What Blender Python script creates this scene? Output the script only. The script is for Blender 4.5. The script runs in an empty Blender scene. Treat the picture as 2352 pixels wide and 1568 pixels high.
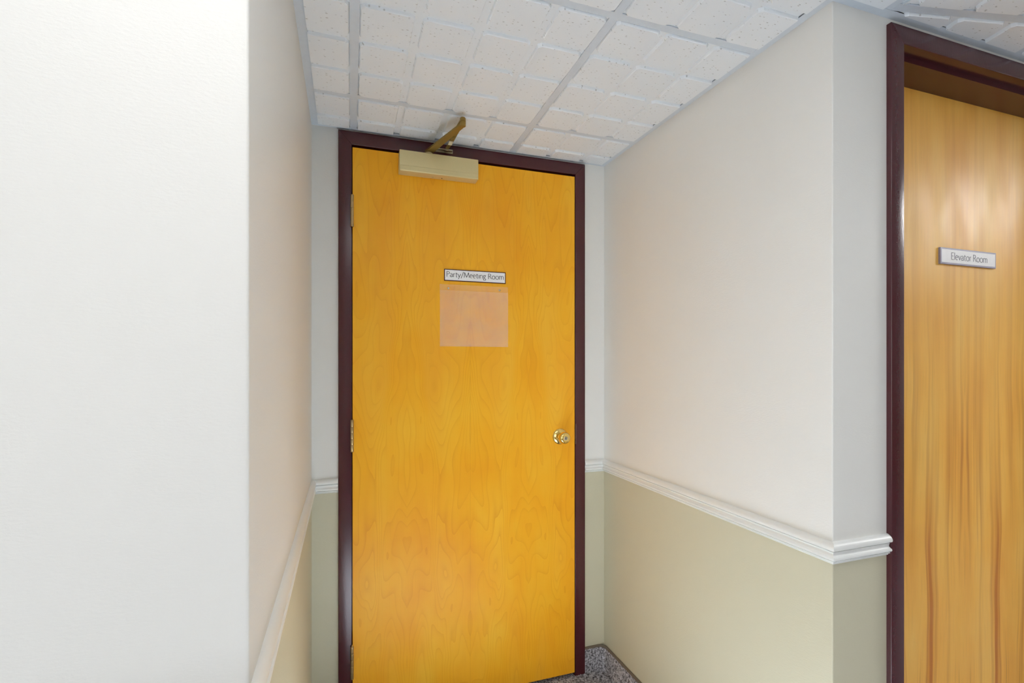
import bpy, bmesh, math, random
import numpy as np
from mathutils import Vector, Matrix
random.seed(4)
S = bpy.context.scene
COL = S.collection

# ---------------------------------------------------------------- camera, world, exposure
CAM_X, CAM_Y, CAM_H, YAW = -0.0014, -1.9568, 1.3414, 0.3361
FPX, CXP, HYP = 1149.88, 1208.99, 829.96
cd = bpy.data.cameras.new('camera'); cam = bpy.data.objects.new('camera', cd); COL.objects.link(cam)
cam.location = (CAM_X, CAM_Y, CAM_H); cam.rotation_euler = (math.pi/2, 0, -YAW)
cd.sensor_width = 36; cd.lens = FPX/2352*36; cd.clip_start = 0.02
cd.shift_x = -(CXP-1176)/2352; cd.shift_y = (HYP-784)/2352
S.camera = cam
W = bpy.data.worlds.new('world'); S.world = W; W.use_nodes = True
DAY_POWER = 3.4           # sky and pane glow of the fill window added behind the camera
W.node_tree.nodes['Background'].inputs[0].default_value = (0.95, 0.98, 1.0, 1)
W.node_tree.nodes['Background'].inputs[1].default_value = DAY_POWER
SUN_POWER = 150.0          # added low sun through the window's clear slot, bounces off the floor as fill
sd = bpy.data.lights.new('sun', 'SUN'); sun = bpy.data.objects.new('sun', sd); COL.objects.link(sun)
sd.energy = SUN_POWER; sd.angle = math.radians(2.0); sd.color = (0.86, 0.95, 1.0)
sun.location = (-4, -9, 4)
sun.rotation_euler = Vector((0.25, 1.0, -0.41)).to_track_quat('-Z', 'Y').to_euler()
pd = bpy.data.lights.new('fill_window_portal', 'AREA'); portal = bpy.data.objects.new('fill_window_portal', pd); COL.objects.link(portal)
pd.shape = 'RECTANGLE'; pd.size = 1.3; pd.size_y = 0.5; pd.cycles.is_portal = True
portal.location = (-1.03, -5.69, 1.83); portal.rotation_euler = (math.pi/2, 0, 0)
S.view_settings.view_transform = 'Standard'; S.view_settings.look = 'None'
S.view_settings.exposure = -0.15; S.view_settings.gamma = 1.0; S.view_settings.use_curve_mapping = False
LAMP_POWER = 4.4           # emission strength of the ceiling light diffusers, added fill light included
LAMP_COL = (1.0, 0.975, 0.955, 1)
S.cycles.max_bounces = 9; S.cycles.glossy_bounces = 3; S.cycles.transparent_max_bounces = 32; S.cycles.diffuse_bounces = 8; S.cycles.adaptive_threshold = 0.015

# ---------------------------------------------------------------- plan dimensions (metres)
XL, XL2, XR, XR2 = -0.137, -0.127, 1.042, 1.0736   # alcove side walls at the far end / at the outer corner
Y2, YN = -1.0775, -1.224                  # corridor wall with second door / corridor wall left of the alcove
ZC = 2.195                               # suspended ceiling
YB, XW, XE = -5.6, -5.8, 5.2            # corridor back wall and ends
ZRAIL = 0.9155

# ---------------------------------------------------------------- helpers
def mat(name):
    m = bpy.data.materials.new(name); m.use_nodes = True
    nt = m.node_tree; b = nt.nodes['Principled BSDF']
    return m, nt, b
def N(nt, t, **kw):
    n = nt.nodes.new(t)
    for k, v in kw.items():
        if k.startswith('i_'):
            n.inputs[k[2:].replace('_', ' ')].default_value = v
        else: setattr(n, k, v)
    return n
def math_n(nt, op, a, b=None, c=None, clamp=False):
    n = nt.nodes.new('ShaderNodeMath'); n.operation = op; n.use_clamp = clamp
    for i, v in enumerate((a, b, c)):
        if v is None: continue
        if isinstance(v, (int, float)): n.inputs[i].default_value = v
        else: nt.links.new(v, n.inputs[i])
    return n.outputs[0]
def ramp(nt, fac, stops):
    r = nt.nodes.new('ShaderNodeValToRGB'); nt.links.new(fac, r.inputs[0])
    e = r.color_ramp.elements
    while len(e) < len(stops): e.new(0.5)
    for i, (p, c) in enumerate(stops):
        e[i].position = p; e[i].color = (c[0], c[1], c[2], 1) if not isinstance(c, (int, float)) else (c, c, c, 1)
    return r.outputs[0]
def mix(nt, fac, a, b, blend='MIX'):
    n = nt.nodes.new('ShaderNodeMix'); n.data_type = 'RGBA'; n.blend_type = blend
    for s, v in ((n.inputs[0], fac), (n.inputs[6], a), (n.inputs[7], b)):
        if isinstance(v, (int, float)): s.default_value = v
        elif isinstance(v, tuple): s.default_value = (v[0], v[1], v[2], 1)
        else: nt.links.new(v, s)
    return n.outputs[2]
def comb(nt, x, y, z):
    n = nt.nodes.new('ShaderNodeCombineXYZ')
    for i, v in enumerate((x, y, z)):
        if isinstance(v, (int, float)): n.inputs[i].default_value = v
        else: nt.links.new(v, n.inputs[i])
    return n.outputs[0]
def objco(nt):
    t = nt.nodes.new('ShaderNodeTexCoord'); s = nt.nodes.new('ShaderNodeSeparateXYZ')
    nt.links.new(t.outputs['Object'], s.inputs[0])
    return t.outputs['Object'], s.outputs[0], s.outputs[1], s.outputs[2]
def noise(nt, vec, scale, detail=2, rough=0.5, dist=0.0):
    n = nt.nodes.new('ShaderNodeTexNoise'); nt.links.new(vec, n.inputs['Vector'])
    n.inputs['Scale'].default_value = scale; n.inputs['Detail'].default_value = detail
    n.inputs['Roughness'].default_value = rough; n.inputs['Distortion'].default_value = dist
    return n.outputs['Fac']
def bump(nt, b, h, strength, dist):
    n = nt.nodes.new('ShaderNodeBump'); n.inputs['Strength'].default_value = strength
    n.inputs['Distance'].default_value = dist; nt.links.new(h, n.inputs['Height'])
    nt.links.new(n.outputs[0], b.inputs['Normal'])
def simple(name, col, rough=0.5, metal=0.0, spec=0.5, coat=0.0):
    m, nt, b = mat(name)
    o, x, y, z = objco(nt)
    f = noise(nt, o, 60, 2)
    c = mix(nt, f, tuple(v*0.96 for v in col), tuple(min(1, v*1.04) for v in col))
    nt.links.new(c, b.inputs['Base Color'])
    b.inputs['Roughness'].default_value = rough; b.inputs['Metallic'].default_value = metal
    b.inputs['Specular IOR Level'].default_value = spec; b.inputs['Coat Weight'].default_value = coat
    return m

# ---------------------------------------------------------------- materials
def m_wall():
    m, nt, b = mat('two_tone_wall_paint')
    o, x, y, z = objco(nt)
    lo = math_n(nt, 'LESS_THAN', z, ZRAIL-0.03)
    f = noise(nt, o, 2.2, 2)
    up = mix(nt, f, (0.800, 0.800, 0.765), (0.815, 0.815, 0.785))
    dn = mix(nt, f, (0.580, 0.552, 0.410), (0.600, 0.572, 0.430))
    nt.links.new(mix(nt, lo, up, dn), b.inputs['Base Color'])
    b.inputs['Roughness'].default_value = 0.42; b.inputs['Specular IOR Level'].default_value = 0.35
    mp = nt.nodes.new('ShaderNodeMapping'); mp.inputs['Scale'].default_value = (0.45, 0.45, 1.2)
    nt.links.new(o, mp.inputs[0])
    bump(nt, b, noise(nt, mp.outputs[0], 260, 3, 0.6), 0.22, 0.002)
    return m
def m_white_trim():
    m, nt, b = mat('white_trim_paint')
    o, x, y, z = objco(nt)
    nt.links.new(mix(nt, noise(nt, o, 30, 2), (0.84, 0.86, 0.84), (0.86, 0.88, 0.87)), b.inputs['Base Color'])
    b.inputs['Roughness'].default_value = 0.32
    bump(nt, b, noise(nt, o, 90, 2), 0.12, 0.001)
    return m
def m_maroon():
    m, nt, b = mat('maroon_enamel_paint')
    o, x, y, z = objco(nt)
    f = noise(nt, o, 500, 2, 0.6)
    c = mix(nt, f, (0.048, 0.0058, 0.010), (0.082, 0.0125, 0.019))
    chips = math_n(nt, 'GREATER_THAN', noise(nt, o, 34, 3, 0.7), 0.755)
    c = mix(nt, chips, c, (0.25, 0.14, 0.13))
    nt.links.new(c, b.inputs['Base Color'])
    b.inputs['Roughness'].default_value = 0.22; b.inputs['Specular IOR Level'].default_value = 0.65
    mp = nt.nodes.new('ShaderNodeMapping'); mp.inputs['Scale'].default_value = (1, 1, 0.35)
    nt.links.new(o, mp.inputs[0])
    bump(nt, b, noise(nt, mp.outputs[0], 240, 3, 0.6), 0.18, 0.0012)
    return m
def m_birch():
    # rotary cut veneer, book matched about x = 0.4427 with leaves 0.245 m wide
    m, nt, b = mat('honey_birch_veneer')
    o, x, y, z = objco(nt)
    u = math_n(nt, 'PINGPONG', math_n(nt, 'ADD', x, 4.9-0.4427), 0.245)
    wob = math_n(nt, 'MULTIPLY', noise(nt, o, 3.0, 2), 0.05)
    u2 = math_n(nt, 'ADD', u, wob)
    v = comb(nt, math_n(nt, 'MULTIPLY', u2, 5.5), math_n(nt, 'MULTIPLY', z, 1.15), 3.7)
    h = noise(nt, v, 1.0, 2, 0.45, 0.35)
    line = math_n(nt, 'FRACT', math_n(nt, 'MULTIPLY', h, 26))
    line = math_n(nt, 'POWER', line, 5)
    near = math_n(nt, 'MULTIPLY', line, noise(nt, v, 1.9, 2))
    blot = noise(nt, comb(nt, math_n(nt, 'MULTIPLY', x, 6), 0.0, math_n(nt, 'MULTIPLY', z, 2.4)), 1.0, 3, 0.55)
    fine = noise(nt, comb(nt, math_n(nt, 'MULTIPLY', u, 170), 2.0, math_n(nt, 'MULTIPLY', z, 7)), 1.0, 3, 0.6)
    base = ramp(nt, blot, [(0.28, (0.90, 0.375, 0.012)), (0.5, (0.95, 0.455, 0.018)), (0.72, (0.97, 0.53, 0.034))])
    c = mix(nt, math_n(nt, 'MULTIPLY', near, 0.80, clamp=True), base, (0.78, 0.29, 0.008))
    c = mix(nt, math_n(nt, 'MULTIPLY', ramp(nt, fine, [(0.52, 0), (0.72, 1)]), 0.16), c, (0.80, 0.37, 0.012))
    c = mix(nt, math_n(nt, 'MULTIPLY', ramp(nt, h, [(0.52, 0), (0.66, 1)]), 0.22), c, (0.96, 0.56, 0.07))
    seam = math_n(nt, 'LESS_THAN', u, 0.0012)
    c = mix(nt, math_n(nt, 'MULTIPLY', seam, 0.15), c, (0.5, 0.2, 0.02))
    nt.links.new(c, b.inputs['Base Color'])
    b.inputs['Roughness'].default_value = 0.40; b.inputs['Specular IOR Level'].default_value = 0.22
    b.inputs['Coat Weight'].default_value = 0.06; b.inputs['Coat Roughness'].default_value = 0.30
    bump(nt, b, fine, 0.05, 0.0008)
    return m
def m_streaky():
    # book matched about x = 1.737 with long brown gum streaks
    m, nt, b = mat('streaked_honey_veneer')
    o, x, y, z = objco(nt)
    a = math_n(nt, 'ABSOLUTE', math_n(nt, 'SUBTRACT', x, 1.737))
    wob = math_n(nt, 'MULTIPLY', noise(nt, comb(nt, math_n(nt, 'MULTIPLY', a, 6), 0.0, math_n(nt, 'MULTIPLY', z, 2.0)), 1.0, 2), 0.050)
    u = math_n(nt, 'ADD', a, wob)
    v = comb(nt, math_n(nt, 'MULTIPLY', u, 38), 9.4, math_n(nt, 'MULTIPLY', z, 0.75))
    s1 = noise(nt, v, 1.0, 2, 0.5)
    gate = noise(nt, comb(nt, math_n(nt, 'MULTIPLY', u, 12), 1.3, math_n(nt, 'MULTIPLY', z, 0.9)), 1.0, 1)
    lowz = ramp(nt, math_n(nt, 'DIVIDE', z, 2.1), [(0.05, 1.0), (0.50, 0.85), (0.66, 0.28), (1.0, 0.18)])
    st = math_n(nt, 'MULTIPLY', ramp(nt, s1, [(0.49, 0), (0.68, 1)]), ramp(nt, gate, [(0.26, 0), (0.50, 1)]))
    st = math_n(nt, 'MULTIPLY', st, lowz)
    v2 = comb(nt, math_n(nt, 'MULTIPLY', u, 95), 8.1, math_n(nt, 'MULTIPLY', z, 1.7))
    s2 = noise(nt, v2, 1.0, 2, 0.5)
    thin = math_n(nt, 'MULTIPLY', ramp(nt, s2, [(0.60, 0), (0.72, 1)]), math_n(nt, 'MULTIPLY', lowz, 0.8))
    blot = noise(nt, comb(nt, math_n(nt, 'MULTIPLY', x, 9), 0.0, math_n(nt, 'MULTIPLY', z, 2.2)), 1.0, 3)
    base = ramp(nt, blot, [(0.3, (0.90, 0.44, 0.065)), (0.5, (0.97, 0.53, 0.095)), (0.75, (0.98, 0.61, 0.15))])
    c = mix(nt, math_n(nt, 'MULTIPLY', st, 0.95), base, (0.56, 0.17, 0.018))
    c = mix(nt, thin, c, (0.62, 0.27, 0.04))
    fine = noise(nt, comb(nt, math_n(nt, 'MULTIPLY', u, 260), 2.0, math_n(nt, 'MULTIPLY', z, 9)), 1.0, 2)
    c = mix(nt, math_n(nt, 'MULTIPLY', ramp(nt, fine, [(0.5, 0), (0.75, 1)]), 0.2), c, (0.66, 0.34, 0.07))
    nt.links.new(c, b.inputs['Base Color'])
    rg = ramp(nt, noise(nt, comb(nt, math_n(nt, 'MULTIPLY', x, 11), 4.0, math_n(nt, 'MULTIPLY', z, 4.5)), 1.0, 3), [(0.30, 0.48), (0.70, 0.36)])
    nt.links.new(rg, b.inputs['Roughness'])
    b.inputs['Specular IOR Level'].default_value = 0.6
    bump(nt, b, fine, 0.10, 0.001)
    return m
def m_tile():
    m, nt, b = mat('fissured_mineral_tile')
    o, x, y, z = objco(nt)
    oi = nt.nodes.new('ShaderNodeObjectInfo')
    off = math_n(nt, 'MULTIPLY', oi.outputs['Random'], 17.0)
    xs = math_n(nt, 'ADD', math_n(nt, 'MULTIPLY', x, 85), off)
    ys = math_n(nt, 'ADD', math_n(nt, 'MULTIPLY', y, 210), off)
    vo = nt.nodes.new('ShaderNodeTexVoronoi'); vo.inputs['Scale'].default_value = 1.0
    nt.links.new(comb(nt, xs, ys, math_n(nt, 'MULTIPLY', z, 60)), vo.inputs['Vector'])
    sep = nt.nodes.new('ShaderNodeSeparateColor'); nt.links.new(vo.outputs['Color'], sep.inputs[0])
    size = ramp(nt, sep.outputs[0], [(0.42, 0), (1.0, 0.34)])
    pit = math_n(nt, 'MULTIPLY', math_n(nt, 'SUBTRACT', size, vo.outputs['Distance']), 7.0, clamp=True)
    c = mix(nt, noise(nt, o, 9, 3), (0.84, 0.90, 0.95), (0.88, 0.93, 0.97))
    c = mix(nt, math_n(nt, 'MULTIPLY', pit, 0.6), c, (0.36, 0.355, 0.35))
    nt.links.new(c, b.inputs['Base Color'])
    b.inputs['Roughness'].default_value = 0.9; b.inputs['Specular IOR Level'].default_value = 0.1
    hh = math_n(nt, 'SUBTRACT', math_n(nt, 'MULTIPLY', noise(nt, o, 150, 3, 0.6), 0.5), pit)
    bump(nt, b, hh, 0.4, 0.0015)
    return m
def m_carpet():
    m, nt, b = mat('grey_loop_carpet')
    o, x, y, z = objco(nt)
    f = noise(nt, o, 120, 3, 0.7)
    f2 = noise(nt, o, 26, 2)
    c = ramp(nt, f, [(0.36, (0.045, 0.040, 0.043)), (0.45, (0.24, 0.23, 0.245)), (0.55, (0.58, 0.57, 0.61)), (0.66, (0.76, 0.75, 0.80))])
    c = mix(nt, math_n(nt, 'MULTIPLY', f2, 0.35), c, (0.20, 0.19, 0.21))
    nt.links.new(c, b.inputs['Base Color'])
    b.inputs['Roughness'].default_value = 0.95; b.inputs['Specular IOR Level'].default_value = 0.1
    bump(nt, b, f, 0.8, 0.004)
    return m
def m_clear():
    m, nt, b = mat('clear_acrylic')
    out = [n for n in nt.nodes if n.type == 'OUTPUT_MATERIAL'][0]
    o, x, y, z = objco(nt)
    b.inputs['Base Color'].default_value = (0.95, 0.94, 0.93, 1)
    b.inputs['Roughness'].default_value = 0.14
    tr = nt.nodes.new('ShaderNodeBsdfTransparent'); tr.inputs[0].default_value = (1, 1, 0.998, 1)
    mx = nt.nodes.new('ShaderNodeMixShader')
    f = math_n(nt, 'ADD', math_n(nt, 'MULTIPLY', noise(nt, o, 14, 3), 0.07), 0.038)
    nt.links.new(f, mx.inputs[0]); nt.links.new(tr.outputs[0], mx.inputs[1]); nt.links.new(b.outputs[0], mx.inputs[2])
    nt.links.new(mx.outputs[0], out.inputs[0])
    return m
def m_lamp(k=1.0):
    m, nt, b = mat('lit_diffuser')
    o, x, y, z = objco(nt)
    b.inputs['Base Color'].default_value = (0.9, 0.9, 0.9, 1)
    b.inputs['Emission Color'].default_value = LAMP_COL
    s = math_n(nt, 'MULTIPLY', math_n(nt, 'ADD', math_n(nt, 'MULTIPLY', noise(nt, o, 200, 1), 0.05), 0.975), LAMP_POWER*k)
    nt.links.new(s, b.inputs['Emission Strength'])
    return m
def m_day():
    m, nt, b = mat('sun_slot_glass')
    out = [n for n in nt.nodes if n.type == 'OUTPUT_MATERIAL'][0]
    gl = nt.nodes.new('ShaderNodeBsdfGlossy'); gl.inputs['Roughness'].default_value = 0.03
    tr = nt.nodes.new('ShaderNodeBsdfTransparent'); tr.inputs[0].default_value = (0.97, 0.985, 0.98, 1)
    mx = nt.nodes.new('ShaderNodeMixShader'); mx.inputs[0].default_value = 0.06
    nt.links.new(tr.outputs[0], mx.inputs[1]); nt.links.new(gl.outputs[0], mx.inputs[2]); nt.links.new(mx.outputs[0], out.inputs[0])
    return m
def m_fill_glow():  # glowing pane of the added window, stands in for daylight
    m, nt, b = mat('glowing_fill_glass')
    o, x, y, z = objco(nt)
    b.inputs['Base Color'].default_value = (0.8, 0.85, 0.9, 1)
    b.inputs['Emission Color'].default_value = (1.0, 0.985, 0.965, 1)
    s = math_n(nt, 'MULTIPLY', math_n(nt, 'ADD', math_n(nt, 'MULTIPLY', noise(nt, o, 3, 1), 0.1), 0.95), DAY_POWER)
    nt.links.new(s, b.inputs['Emission Strength'])
    return m
def m_bronze(name, c1, c2, metal, rough):
    m, nt, b = mat(name)
    o, x, y, z = objco(nt)
    nt.links.new(mix(nt, noise(nt, o, 420, 2), c1, c2), b.inputs['Base Color'])
    b.inputs['Metallic'].default_value = metal; b.inputs['Roughness'].default_value = rough
    bump(nt, b, noise(nt, o, 500, 2), 0.08, 0.0006)
    return m
M = dict(wall=m_wall(), trim=m_white_trim(), maroon=m_maroon(), birch=m_birch(), streak=m_streaky(),
         tile=m_tile(), carpet=m_carpet(), clear=m_clear(), lamp=m_lamp(), lamp2=m_lamp(4.5), day=m_day(), fill_glow=m_fill_glow(),
         tee=simple('grey_white_grid_paint', (0.68, 0.76, 0.84), 0.45),
         deck=simple('dark_plenum', (0.03, 0.03, 0.03), 0.9),
         gold=m_bronze('gold_sprayed_metal', (0.66, 0.57, 0.29), (0.74, 0.64, 0.35), 0.30, 0.40),
         arm=m_bronze('bronze_lacquered_steel', (0.27, 0.17, 0.035), (0.34, 0.23, 0.06), 0.55, 0.40),
         brass=m_bronze('polished_brass', (0.88, 0.64, 0.20), (0.92, 0.68, 0.24), 1.0, 0.10),
         old=m_bronze('tarnished_brass', (0.40, 0.29, 0.13), (0.58, 0.44, 0.24), 0.8, 0.34),
         nickel=m_bronze('dull_nickel', (0.52, 0.47, 0.36), (0.68, 0.62, 0.50), 1.0, 0.28),
         white=simple('white_sign_plastic', (0.93, 0.93, 0.93), 0.4),
         grey=simple('grey_sign_edge', (0.34, 0.32, 0.42), 0.35),
         ink=simple('charcoal_ink', (0.05, 0.05, 0.05), 0.6),
         greyink=simple('grey_ink', (0.22, 0.22, 0.25), 0.6),
         label=simple('cream_sticker', (0.74, 0.70, 0.52), 0.5),
         dark=simple('dark_hole', (0.012, 0.010, 0.009), 0.8),
         bind=simple('taupe_carpet_binding', (0.165, 0.13, 0.095), 0.85),
         latch=simple('worn_bronze_strike', (0.16, 0.085, 0.07), 0.4, 0.5),
         gap_shade=simple('black_gap_shade', (0.01, 0.008, 0.008), 0.8))

# ---------------------------------------------------------------- object helpers
def tag(o, label=None, cat=None, group=None, kind=None):
    for k, v in (('label', label), ('category', cat), ('group', group), ('kind', kind)):
        if v: o[k] = v
    return o
def link(name, me, parent=None):
    o = bpy.data.objects.new(name, me); COL.objects.link(o)
    if parent:
        o.parent = parent
        bpy.context.view_layer.update()
        o.matrix_parent_inverse = parent.matrix_world.inverted()
    return o
def obj(name, bm, material, parent=None, smooth=False):
    """link a bmesh whose vertices are in world metres"""
    bmesh.ops.recalc_face_normals(bm, faces=bm.faces)
    me = bpy.data.meshes.new(name); bm.to_mesh(me); bm.free()
    mats = material if isinstance(material, (list, tuple)) else [material]
    for mm in mats: me.materials.append(mm)
    if smooth:
        for p in me.polygons: p.use_smooth = True
        me.set_sharp_from_angle(angle=math.radians(38))
    return link(name, me, parent)
def empty(name, loc):
    o = bpy.data.objects.new(name, None); COL.objects.link(o); o.location = loc
    o.empty_display_size = 0.05
    return o
def box(bm, x0, x1, y0, y1, z0, z1, bev=0, seg=2):
    r = bmesh.ops.create_cube(bm, size=1)
    vs = r['verts']
    for v in vs:
        v.co = Vector((x0+(v.co.x+.5)*(x1-x0), y0+(v.co.y+.5)*(y1-y0), z0+(v.co.z+.5)*(z1-z0)))
    if bev:
        es = {e for v in vs for e in v.link_edges}
        bmesh.ops.bevel(bm, geom=list(es), offset=bev, segments=seg, affect='EDGES', profile=0.5)
    return bm
def prism(bm, pts, z0, z1):
    lo = [bm.verts.new((p[0], p[1], z0)) for p in pts]; hi = [bm.verts.new((p[0], p[1], z1)) for p in pts]
    bm.faces.new(lo[::-1]); bm.faces.new(hi); n = len(pts)
    for i in range(n): bm.faces.new((lo[i], lo[(i+1) % n], hi[(i+1) % n], hi[i]))
def lathe(bm, prof, centre, axis, seg=32):
    """prof: list of (distance along axis, radius)"""
    axis = Vector(axis).normalized(); a = axis.orthogonal().normalized(); b = axis.cross(a); c = Vector(centre)
    rings = []
    for t, r in prof:
        if r < 1e-6: rings.append([bm.verts.new(c+axis*t)])
        else: rings.append([bm.verts.new(c+axis*t+(a*math.cos(k*2*math.pi/seg)+b*math.sin(k*2*math.pi/seg))*r) for k in range(seg)])
    for p, q in zip(rings, rings[1:]):
        for k in range(seg):
            k2 = (k+1) % seg
            if len(p) == 1 and len(q) == 1: continue
            if len(p) == 1: bm.faces.new((p[0], q[k], q[k2]))
            elif len(q) == 1: bm.faces.new((p[k], p[k2], q[0]))
            else: bm.faces.new((p[k], p[k2], q[k2], q[k]))
    return bm
def NB(): return bmesh.new()
def offsets(path, side):
    """mitred unit offsets at each path point; side=+1 room on the left of travel"""
    P = [Vector(p) for p in path]; out = []
    nrm = []
    for a, b in zip(P, P[1:]):
        t = (b-a).normalized(); nrm.append(Vector((-t.y, t.x))*side)
    for i in range(len(P)):
        if i == 0: out.append(nrm[0])
        elif i == len(P)-1: out.append(nrm[-1])
        else:
            m = (nrm[i-1]+nrm[i]); out.append(m/(m.dot(nrm[i])))
    return P, out
def sweep(bm, path, prof, side, i0=0, i1=None):
    """prof: closed list of (out, z) swept along part i0..i1 of the path"""
    P, O = offsets(path, side); i1 = len(P)-1 if i1 is None else i1
    rings = [[bm.verts.new((P[i].x+O[i].x*d, P[i].y+O[i].y*d, z)) for d, z in prof] for i in range(i0, i1+1)]
    n = len(prof)
    for p, q in zip(rings, rings[1:]):
        for k in range(n): bm.faces.new((p[k], p[(k+1) % n], q[(k+1) % n], q[k]))
    bm.faces.new(rings[0]); bm.faces.new(rings[-1][::-1])
def fillet(path, i, r, n=8):
    """replace corner i of path by an arc"""
    P = [Vector(p) for p in path]; a, c, b = P[i-1], P[i], P[i+1]
    u = (a-c).normalized(); v = (b-c).normalized()
    ang = u.angle(v); d = r/math.tan(ang/2); cen = c+(u+v).normalized()*(r/math.sin(ang/2))
    s = c+u*d-cen; e = c+v*d-cen; tot = s.angle_signed(e)
    arc = []
    for k in range(n+1):
        th = -tot*k/n
        arc.append(cen+Vector((s.x*math.cos(th)-s.y*math.sin(th), s.x*math.sin(th)+s.y*math.cos(th))))
    return [tuple(p) for p in P[:i]]+[tuple(p) for p in arc]+[tuple(p) for p in P[i+1:]]

# ---------------------------------------------------------------- floor and walls
FX0, FX1, FT = -0.0466, 0.9447, 0.013        # first door frame outer edges, projection from wall
GX0 = 1.2535                                # second door frame outer edge
LEAF_W = 0.8950
GIN, GIN2 = 1.2985, 1.2985+0.905             # second frame clear opening at the face
GX1 = GIN2+0.045
ROOM_H = 2.45
bm = NB(); box(bm, XW-.1, XE+.1, YB-.1, 0.3, -0.12, 0.0)
floor = tag(obj('floor', bm, M['carpet']), kind='structure')
def struct(name, bm, m): return tag(obj(name, bm, m, smooth=True), kind='structure')

T = 0.12
bm = NB()
prism(bm, [(XL-.3, 0), (FX0+.004, 0), (FX0+.004, T), (XL-.3, T)], 0, ROOM_H)
prism(bm, [(FX1-.004, 0), (XR+.3, 0), (XR+.3, T), (FX1-.004, T)], 0, ROOM_H)
box(bm, FX0+.004, FX1-.004, 0, T, 2.184, ROOM_H)
struct('wall_back', bm, M['wall'])
def corner_arc(c, p, q, r, n=5):
    c, p, q = Vector(c), Vector(p), Vector(q)
    pts = fillet([tuple(p), tuple(c), tuple(q)], 1, r, n)
    return pts[1:-1]
# left wall of the alcove and the near corridor wall meet at a metal corner bead
CL = (XL2, YN)
bead = corner_arc(CL, (XL, 0), (XW, YN), 0.005)
bm = NB(); prism(bm, [(XL, 0.0)] + bead[:3] + [(XL2-T, YN+T), (XL-T, 0.0)], 0, ROOM_H)
struct('wall_left', bm, M['wall'])
bm = NB(); prism(bm, bead[2:] + [(XW-.1, YN), (XW-.1, YN+T), (XL2-T, YN+T)], 0, ROOM_H)
struct('wall_corridor_left', bm, M['wall'])
CR = (XR2, Y2)
beadr = corner_arc(CR, (XR, 0), (GX0, Y2), 0.0035)
bm = NB(); prism(bm, [(XR, 0.0)] + beadr[:3] + [(XR2+T*0.9, Y2+T*0.9), (XR+T, 0.0)], 0, ROOM_H)
struct('wall_right', bm, M['wall'])
bm = NB()
prism(bm, beadr[2:] + [(GX0+.004, Y2), (GX0+.004, Y2+T*0.9), (XR2+T*0.9, Y2+T*0.9)], 0, ROOM_H)
box(bm, GX0+.004, GX1-.004, Y2, Y2+T*.9, 2.172, ROOM_H)
box(bm, GX1-.004, XE+.1, Y2, Y2+T*.9, 0, ROOM_H)
struct('wall_corridor_right', bm, M['wall'])
WX0, WX1, WZ0, WZ1 = -5.5, -0.40, 0.15, 2.10      # window added behind the camera as a source of fill light
bm = NB(); box(bm, XW-.1, WX0, YB-.1, YB, 0, ROOM_H); box(bm, WX1, XE+.1, YB-.1, YB, 0, ROOM_H)
box(bm, WX0, WX1, YB-.1, YB, 0, WZ0); box(bm, WX0, WX1, YB-.1, YB, WZ1, ROOM_H)
struct('wall_behind_camera', bm, M['wall'])
NPANE = 4; PW = (WX1-WX0)/NPANE
bm = NB()
box(bm, WX0, WX1, YB-.08, YB+.01, WZ0, WZ0+.05); box(bm, WX0, WX1, YB-.08, YB+.01, WZ1-.05, WZ1)
for q in range(NPANE+1):
    cx = min(max(WX0+q*PW, WX0+.025), WX1-.025); box(bm, cx-.025, cx+.025, YB-.08, YB+.01, WZ0+.05, WZ1-.05)
win = struct('fill_window_1', bm, M['maroon'])
ZT = 1.60                                  # bar of the last bay: added sun slot above, glowing pane below
for q in range(NPANE):
    zt = WZ1-.03 if q < NPANE-1 else ZT-.02
    bm = NB(); box(bm, WX0+q*PW+.015, WX0+(q+1)*PW-.015, YB-.05, YB-.044, WZ0+.03, zt); obj('glow_pane', bm, M['fill_glow'], win)
bm = NB(); box(bm, WX1-PW+.015, WX1-.015, YB-.07, YB-.02, ZT-.02, ZT+.02); obj('sun_slot_bar', bm, M['maroon'], win)
bm = NB(); box(bm, WX1-PW+.015, WX1-.03, YB-.05, YB-.044, ZT+.01, WZ1-.03); obj('sun_slot_pane', bm, M['day'], win)
bm = NB(); box(bm, XW-.1, XW, YB, YN, 0, ROOM_H); struct('wall_west_end', bm, M['wall'])
bm = NB(); box(bm, XE, XE+.1, YB, Y2, 0, ROOM_H); struct('wall_east_end', bm, M['wall'])

# ---------------------------------------------------------------- chair rails
RP = [(0, 0), (0.0045, 0), (0.0085, -0.0020), (0.0125, -0.0050), (0.0155, -0.0090), (0.0165, -0.0130), (0.0155, -0.0170),
      (0.0120, -0.0190), (0.0060, -0.0196), (0.0055, -0.0216), (0.0095, -0.0222), (0.0085, -0.0240), (0.0072, -0.0275), (0.0080, -0.0310), (0.0110, -0.0335),
      (0.0145, -0.0350), (0.0152, -0.0385), (0.0135, -0.0410), (0.0070, -0.0420), (0.0065, -0.0436), (0.0100, -0.0442), (0.0095, -0.0468), (0.0035, -0.0474),
      (0.0032, -0.0488), (0.0055, -0.0494), (0.0045, -0.0520), (0, -0.0520)]
RP = [(d, ZRAIL+z) for d, z in RP]
PR = [(FX1+0.0005, 0), (XR, 0), (XR2, Y2), (GX0-0.001, Y2)]
PL = [(FX0-0.0005, 0), (XL, 0), (XL2, YN), (XW, YN)]
k = 1
for path, side in ((PL, 1), (PR, -1)):
    for i in range(3):
        bm = NB(); sweep(bm, path, RP, side, i, i+1)
        struct('trim_%d' % k, bm, M['trim']); k += 1
bm = NB(); sweep(bm, [(GX1, Y2), (XE, Y2)], RP, -1); struct('trim_%d' % k, bm, M['trim']); k += 1
bm = NB(); sweep(bm, [(XW, YB), (WX0, YB)], RP, 1); struct('trim_%d' % k, bm, M['trim']); k += 1
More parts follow.
